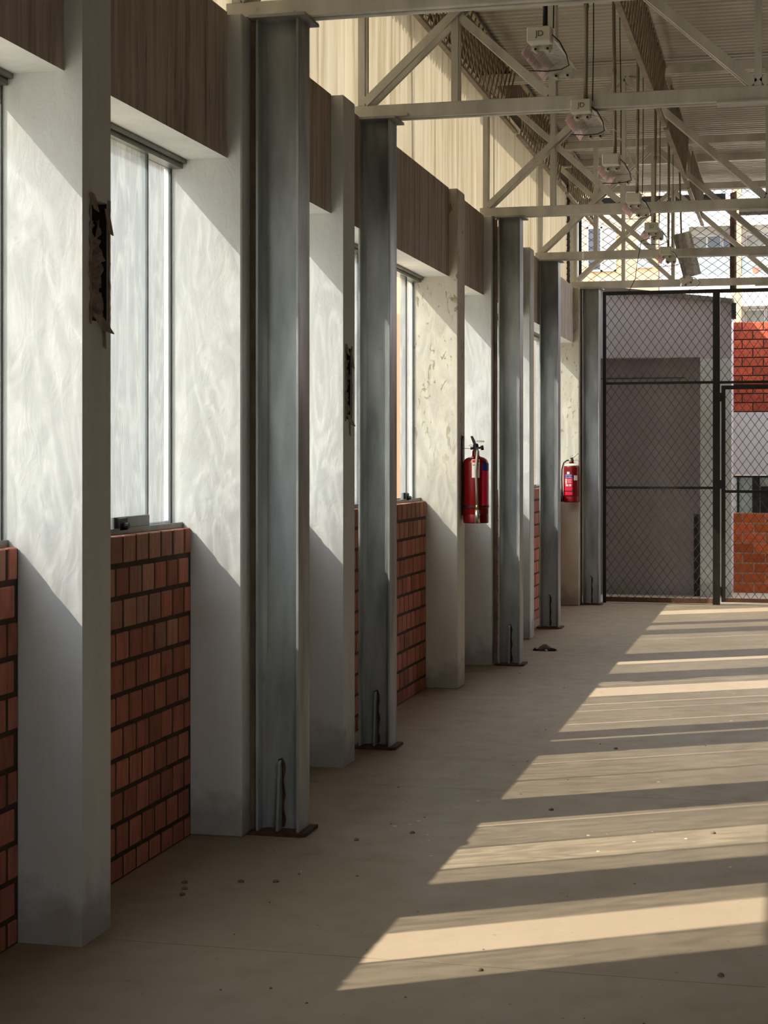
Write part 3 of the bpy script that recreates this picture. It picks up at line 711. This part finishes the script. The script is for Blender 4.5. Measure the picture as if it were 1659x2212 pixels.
part('strap', arc_patch(R + 0.0015, -180, 178, 0.112, 0.119, 30, 0.002), 'black', t)
part('wall_bracket', MB().box(-0.02, 0.02, 0.0822, 0.0945, 0.06, 0.38), 'pipe_dark', t)

# ================================================================== MESH GATE
def mesh_wires(x0, x1, z0, z1, dx, dz, r, y):
    m_ = MB(); sl = dz / dx
    for sg in (1, -1):
        # lines z = z0 + sg*sl*(x - c)
        c = x0 - (z1 - z0) / sl - dx; 
        while c < x1 + (z1 - z0) / sl + dx:
            pts = []
            xa, xb = x0, x1
            za, zb = z0 + sg * sl * (xa - c), z0 + sg * sl * (xb - c)
            # clip in z
            def at(z): return c + (z - z0) / (sg * sl)
            lo, hi = sorted((at(z0), at(z1)))
            a, b = max(x0, lo), min(x1, hi)
            if b - a > 0.01:
                m_.tube([(a, y + sg * r * 0.9, z0 + sg * sl * (a - c)), (b, y + sg * r * 0.9, z0 + sg * sl * (b - c))], r, 4, False)
            c += dx
    return m_
GY = 17.55
g1 = thing('mesh_fence', 'fixed dark mesh fence panel left of the gate leaf', 'mesh fence', (0, GY, 0))
xL, xM = -1.925, -0.755
part('post', MB().box(xL, xL + 0.034, -0.02, 0.02, 0, 3.262), 'gate', g1, bevel=0.002)
part('post', MB().box(xM - 0.036, xM + 0.036, -0.025, 0.025, 0, 3.262), 'gate', g1, bevel=0.002)
for z in (2.30, 1.208):
    part('rail', MB().box(xL + 0.034, xM - 0.036, -0.016, 0.016, z - 0.013, z + 0.013), 'gate', g1)
part('bottom_rail', MB().box(xL + 0.034, xM - 0.036, -0.02, 0.02, 0.012, 0.062), 'rust', g1)
part('top_rail', MB().box(xL + 0.034, xM - 0.036, -0.02, 0.02, 3.225, 3.262), 'gate', g1)
part('chain_link', mesh_wires(xL + 0.03, xM - 0.037, 0.06, 3.23, 0.083, 0.116, 0.0026, 0), 'wire', g1, kind='stuff')
g2 = thing('mesh_gate', 'dark mesh gate leaf in front of the orange brick wall', 'gate', (0, GY, 0))
xa, xb = -0.705, 0.30
for a, b in ((xa, xa + 0.042), (xb - 0.042, xb)): part('stile', MB().box(a, b, -0.02, 0.02, 0.03, 2.265), 'gate', g2, bevel=0.002)
for z0, z1 in ((2.225, 2.265), (1.158, 1.186)): part('rail', MB().box(xa + 0.042, xb - 0.042, -0.018, 0.018, z0, z1), 'gate', g2)
part('bottom_rail', MB().box(xa + 0.042, xb - 0.042, -0.02, 0.02, 0.03, 0.07), 'rust', g2)
for z in (0.10, 1.20, 2.1): part('hinge', MB().tube([(xa - 0.007, -0.026, z), (xa - 0.007, -0.026, z + 0.09)], 0.007, 8), 'gate', g2)
part('chain_link', mesh_wires(xa + 0.03, xb - 0.03, 0.06, 2.24, 0.083, 0.116, 0.0026, 0), 'wire', g2, kind='stuff')
g3 = thing('mesh_fence', 'dark mesh transom panel above the gate leaf', 'mesh fence', (0, GY, 0))
part('rail', MB().box(xM + 0.037, 0.32, -0.02, 0.02, 2.285, 2.312), 'gate', g3); part('top_rail', MB().box(xM + 0.037, 0.32, -0.02, 0.02, 3.225, 3.262), 'gate', g3)
part('chain_link', mesh_wires(xM + 0.04, 0.32, 2.31, 3.23, 0.083, 0.116, 0.0026, 0), 'wire', g3, kind='stuff')
g4 = thing('mesh_fence', 'fixed mesh fence panel right of the gate leaf, out of the picture', 'mesh fence', (0, GY, 0))
for a in (0.325, 2.56): part('post', MB().box(a, a + 0.05, -0.025, 0.025, 0, 3.262), 'gate', g4)
for z in (2.30, 1.208, 0.04, 3.24): part('rail', MB().box(0.375, 2.56, -0.016, 0.016, z - 0.015, z + 0.015), 'gate', g4)
part('chain_link', mesh_wires(0.37, 2.57, 0.05, 3.23, 0.083, 0.116, 0.0026, 0), 'wire', g4, kind='stuff')
g5 = thing('mesh_screen', 'wire mesh screen filling the gap above the farthest truss chord', 'mesh screen', (0, 17.40, 0))
part('frame', MB().box(-2.16, -2.13, -0.012, 0.012, 3.29, 4.30).box(-2.16, 2.6, -0.012, 0.012, 3.29, 3.31).box(-2.16, 2.6, -0.012, 0.012, 4.28, 4.30), 'gate', g5)
part('chain_link', mesh_wires(-2.14, 2.6, 3.30, 4.29, 0.118, 0.082, 0.0026, 0), 'wire', g5, kind='stuff')
g6 = thing('mesh_screen', 'narrow wire mesh strip between the cream sheets and the farthest truss', 'mesh screen', (-2.25, 17.13, 0), (0, 0, math.radians(90)))
part('chain_link', mesh_wires(0.0, 0.26, 3.29, 4.36, 0.05, 0.06, 0.003, 0), 'wire', g6, kind='stuff')
part('edge_wire', MB().box(0.255, 0.265, -0.006, 0.006, 3.29, 4.36), 'gate', g6)

# ================================================================== OUTSIDE THE GATE
ob = thing('outbuilding', 'grey rendered outbuilding with a wide dark doorway behind the mesh panel', 'building')
top = lambda x: 3.37 - (x + 2.03) * 0.12
YF, YB = 18.5, 19.2
w = MB()
w.prism([(-3.3, 2.62), (-0.635, 2.62), (-0.635, top(-0.635)), (-3.3, top(-3.3))], 'y', YF, YB - 0.005)
w.box(-0.97, -0.635, YF, YB - 0.005, 0.0, 2.62); w.box(-3.3, -2.25, YF, YB - 0.005, 0.0, 2.62)
part('wall', w, 'grey_wall', ob)
part('door_jamb', MB().box(-0.968, -0.637, YF - 0.012, YF - 0.001, 0.0, 2.60), 'plaster', ob, label='pale door jamb')
part('coping', MB().prism([(-3.32, top(-3.32)), (-0.61, top(-0.61)), (-0.61, top(-0.61) + 0.05), (-3.32, top(-3.32) + 0.05)], 'y', YF - 0.03, YB), 'concrete_dark', ob)
part('door', MB().box(-2.25, -0.97, YF + 0.16, YF + 0.20, 0.0, 2.62), 'door_grey', ob)
part('door_rail', MB().box(-2.2, -1.15, YF + 0.152, YF + 0.158, 2.40, 2.408), 'dark_gap', ob)
part('door_gap', MB().box(-1.045, -1.0, YF + 0.10, YF + 0.155, 0.0, 0.90), 'black', ob)
part('ledge', MB().prism([(-2.25, 2.675), (-1.5, 2.64), (-1.5, 2.622), (-2.25, 2.622)], 'y', YF - 0.03, YF - 0.002), 'grey_wall', ob)
part('gutter_end', MB().box(-0.633, -0.585, YF - 0.06, YF + 0.06, 3.03, 3.20), 'pipe_dark', ob)
hs = thing('brick_house', 'brick and white rendered house wall seen through the gate leaf', 'building', (0, YB, 0))
part('backing_wall', MB().box(-0.66, 3.2, 0.004, 0.25, 0, 0.90), 'mortar_pale', hs)
part('backing_wall', MB().box(-0.66, 3.2, 0.006, 0.25, 2.04, 3.05), 'mortar', hs)
part('white_band', MB().box(-0.66, 3.2, 0.0, 0.25, 1.325, 2.035), 'white_render', hs)
part('window_recess', MB().box(-0.66, 3.2, 0.10, 0.25, 0.905, 1.32), 'concrete_dark', hs)
wf = part('window_frame', MB().box(-0.66, 3.2, 0.02, 0.06, 1.30, 1.322).box(-0.60, -0.575, 0.02, 0.06, 0.905, 1.30).box(-0.43, -0.35, 0.01, 0.06, 0.905, 1.30).box(0.08, 0.10, 0.02, 0.06, 0.905, 1.30).box(0.5, 0.56, 0.02, 0.06, 0.905, 1.30).box(-0.34, 0.08, 0.02, 0.05, 0.905, 1.20), 'black', hs)
for a, b in ((-0.655, -0.602), (-0.573, -0.432), (-0.348, 0.078), (0.102, 0.498)): part('pane', MB().box(a, b, 0.05, 0.056, 0.908, 1.298), 'pane_pale', wf)
def house_bricks(z0, z1, course, length, mat):
    r = 0; z = z0
    while z < z1 - 0.04:
        x = -0.66 - (length / 2 if r % 2 else 0.0)
        while x < 3.0:
            a, b = max(x, -0.66), x + length
            if b - a > 0.05:
                ly = round(b - a - 0.012, 3); o = link('brick', bm_(ly, course - 0.014, mat), hs, ((a + b) / 2, random.uniform(-0.003, 0.001), z + course / 2), (0, 0, -math.pi / 2))
            x += length
        z += course; r += 1
house_bricks(0.0, 0.90, 0.1125, 0.25, 'brick_orange'); house_bricks(2.04, 3.05, 0.1015, 0.235, 'brick_red')
# unseen wall and parapet added to keep the alley behind the gate in shade
struct('wall_sun_block', MB().box(-2.80, -2.56, 17.36, 19.3, -0.3, 5.42), 'concrete_dark', 'tall unseen wall added to shade the outbuilding')
struct('parapet_sun_block', MB().box(-2.80, -2.56, 12.0, 17.355, 4.62, 5.42), 'concrete_dark', 'unseen parapet added above the side eave to block the sun')  # added to keep sun off the top of the outbuilding front
struct('wall_return', MB().box(OX, -2.20, 17.345, FY - 0.01, 0, 4.38), 'plaster', 'short plastered return wall behind the farthest column')
# made-up block across the side yard, added to darken the view through the windows
nb = thing('glass_dimming_block', 'added grey block across the side yard that dims the window glass', 'building', (-16, 8, 0))
part('wall', MB().box(-6, 0, -30, 50, -0.3, 10.0), 'concrete_dark', nb)
part('parapet', MB().box(-6, 0.15, -30, 50, 10.0, 10.3), 'concrete_dark', nb)

# gutter and downpipe on the end eave
gt = thing('gutter', 'rusty gutter with a downpipe at the end eave', 'gutter', (0, 0, 0))
part('channel', MB().prism([(18.0, 4.24), (18.08, 4.24), (18.08, 4.32), (18.0, 4.32)], 'x', -2.3, -0.68), 'pipe_dark', gt)
part('eave_sheet', MB().box(-2.35, 6.0, FY + 0.08, 18.10, 4.40, 4.415), 'deck', gt)
part('downpipe', MB().tube([(-0.60, 17.98, 4.32), (-0.595, 17.98, 4.30), (-0.60, 17.98, 4.05), (-0.60, 17.98, 3.30)], 0.035, 10), 'rust', gt, True)
part('fascia', MB().box(-0.54, 4.0, 17.98, 18.02, 4.08, 4.19), 'pipe_dark', gt)

# far buildings
tb = thing('apartment_building', 'cream and peach apartment block behind the wire mesh', 'building', (0, 60, 0))
part('wall', MB().box(-16, -5.62, 0, 10, -0.3, 16), 'tan_render', tb)
part('wall', MB().box(-5.60, -4.60, -0.4, 10, -0.3, 16), 'tan_dark', tb, label='peach wall strip')
part('band', MB().box(-16, -6.9, -0.06, 0, -0.3, 8.5), 'tan_dark', tb)
for x0, x1, z0, z1 in ((-7.15, -6.10, 8.25, 9.85), (-7.15, -6.10, 11.6, 13.2), (-9.6, -8.5, 8.25, 9.85)):
    f = part('window', MB().box(x0, x1, -0.12, -0.065, z0, z0 + 0.06).box(x0, x1, -0.12, -0.065, z1 - 0.06, z1).box(x0, x0 + 0.06, -0.12, -0.065, z0, z1).box(x1 - 0.06, x1, -0.12, -0.065, z0, z1).box((x0 + x1) / 2 - 0.04, (x0 + x1) / 2 + 0.04, -0.12, -0.065, z0, z1), 'far_white', tb)
    part('pane', MB().box(x0 + 0.05, (x0 + x1) / 2, -0.09, -0.07, z0, z1), 'far_glass', f); part('pane', MB().box((x0 + x1) / 2, x1 - 0.05, -0.09, -0.07, z0, z1), 'curtain', f)
f = part('window', MB().box(-5.35, -4.75, -0.48, -0.41, 8.3, 9.8), 'far_white', tb); part('pane', MB().box(-5.30, -4.80, -0.5, -0.482, 8.35, 9.75), 'curtain', f)
wb = thing('apartment_building', 'white apartment block with balconies behind the wire mesh', 'building', (0, 60, 0))
part('wall', MB().box(-4.58, 14, 1.2, 12, -0.3, 18), 'far_white', wb)
part('wall', MB().box(-4.58, -3.55, 0, 1.2, -0.3, 18), 'far_white', wb)
part('pillar', MB().box(-2.02, -1.72, -0.15, 1.2, -0.3, 18), 'tan_dark', wb, label='peach pillar between the balconies')
for z in (4.55, 7.25, 10.1, 12.9):
    for x0, x1 in ((-3.55, -2.02), (-1.72, 3.6)):
        b = part('balcony', MB().box(x0, x1, -0.1, 1.2, z + 0.55, z + 0.78).box(x0, x1, -0.1, 0.02, z - 0.35, z + 0.55), 'far_white', wb)
        # note: slab of the balcony plus its solid upstand
        part('railing_glass', MB().box(x0 + 0.02, x1 - 0.02, -0.06, -0.03, z + 0.79, z + 1.45), 'rail_glass', b)
        part('handrail', MB().box(x0, x1, -0.08, -0.01, z + 1.45, z + 1.50), 'far_white', b)
    for x0, x1 in ((-3.45, -3.0), (-2.92, -2.50), (-2.38, -2.05), (-1.55, -0.95), (-0.85, -0.3)):
        f = part('window', MB().box(x0 - 0.04, x1 + 0.04, 1.12, 1.19, z + 0.80, z + 2.35), 'far_white', wb)
        part('pane', MB().box(x0, x1, 1.09, 1.118, z + 0.82, z + 2.28), 'far_glass' if -3 < x0 < -2 else 'curtain', f)
part('laundry', MB().box(-2.72, -2.12, 0.2, 0.26, 8.25, 8.72), 'blue_cloth', wb)
part('bucket', MB().lathe([(0.09, 0), (0.14, 0.22), (0.13, 0.22)], 12, (-1.22, -0.02), 8.02), 'red_cloth', wb)

# ================================================================== DEBRIS
cl = thing('debris_clump', 'crumpled dark grey clump lying on the floor by the third column', 'debris', (-1.885, 13.03, 0))
def lump(cx_, cy_, rx, ry, rz, seed, z0=0.0):
    rnd = random.Random(seed); m_ = MB(); nu, nv = 14, 7; vs = []
    for j in range(nv + 1):
        ph = math.pi / 2 * j / nv
        for k in range(nu):
            th = 2 * math.pi * k / nu; q = 1 + rnd.uniform(-0.16, 0.16)
            vs.append((cx_ + rx * q * math.cos(th) * math.cos(ph), cy_ + ry * q * math.sin(th) * math.cos(ph), z0 + rz * math.sin(ph) * (1 + rnd.uniform(-0.12, 0.12))))
    fs = [(j * nu + k, j * nu + (k + 1) % nu, (j + 1) * nu + (k + 1) % nu, (j + 1) * nu + k) for j in range(nv) for k in range(nu)] + [tuple(range(nu - 1, -1, -1))]
    return m_.add(vs, fs)
part('clump_body', lump(0.0, 0.0, 0.055, 0.05, 0.045, 1), 'rag', cl, True)
part('dark_scrap', lump(0.055, -0.01, 0.045, 0.035, 0.022, 2), 'rag_dark', cl, True)
part('dark_scrap', lump(-0.065, -0.012, 0.028, 0.03, 0.022, 3), 'rag_dark', cl, True)
part('pale_scrap', lump(-0.060, -0.02, 0.012, 0.016, 0.030, 4), 'flake', cl, True)
part('pale_scrap', lump(0.018, -0.045, 0.012, 0.008, 0.014, 5), 'flake', cl, True)
part('pale_scrap', lump(0.095, -0.02, 0.010, 0.010, 0.010, 6), 'flake', cl, True)
PEB = [lump(0, 0, 0.012, 0.010, 0.009, s).mesh('pebble', 'pebble', True) for s in range(20, 24)]
FLK = [lump(0, 0, 0.016, 0.012, 0.0035, s).mesh('paint_flake', 'flake', False) for s in range(30, 34)]
SPOTS = [(-2.04, 5.415), (-2.09, 5.57), (-2.06, 5.49), (-1.666, 6.355), (-1.48, 6.53), (-0.886, 8.68), (-0.307, 6.81), (-0.89, 4.82), (-0.20, 4.94), (-1.9, 5.63), (-1.78, 5.66), (-1.0, 7.1)]
rnd = random.Random(4)
while len(SPOTS) < 64:
    y = 4.4 + 10 * rnd.random() ** 1.6; x = rnd.uniform(-1.95, 0.3)
    if all((x - a) ** 2 + (y - b) ** 2 > 0.004 for a, b in SPOTS): SPOTS.append((x, y))
for i, (x, y) in enumerate(SPOTS):
    o = link('pebble', PEB[i % 4], None, (x, y, 0.0), (0, 0, rnd.uniform(0, 6.3))); s = (0.95 if i < 12 else rnd.uniform(0.2, 0.5)); o.scale = (s, s, s)
    tag(o, 'small grey crumb of rubble scattered on the floor', 'rubble', 'rubble crumbs on the floor')
for i in range(34):
    y = 5.2 + 6.5 * rnd.random(); x = rnd.uniform(-1.8, 0.2); 
    if i < 10: x, y = rnd.gauss(-1.42, 0.10), rnd.gauss(6.55, 0.10)
    elif i < 16: x, y = rnd.gauss(-0.62, 0.12), rnd.gauss(6.72, 0.05)
    if any((x - a) ** 2 + (y - b) ** 2 < 0.002 for a, b in SPOTS): continue
    SPOTS.append((x, y))
    o = link('paint_flake', FLK[i % 4], None, (x, y, 0.0), (0, 0, rnd.uniform(0, 6.3))); s = rnd.uniform(0.25, 0.7); o.scale = (s, s, s)
    tag(o, 'pale paint flake scattered on the floor', 'paint flake', 'paint flakes on the floor')
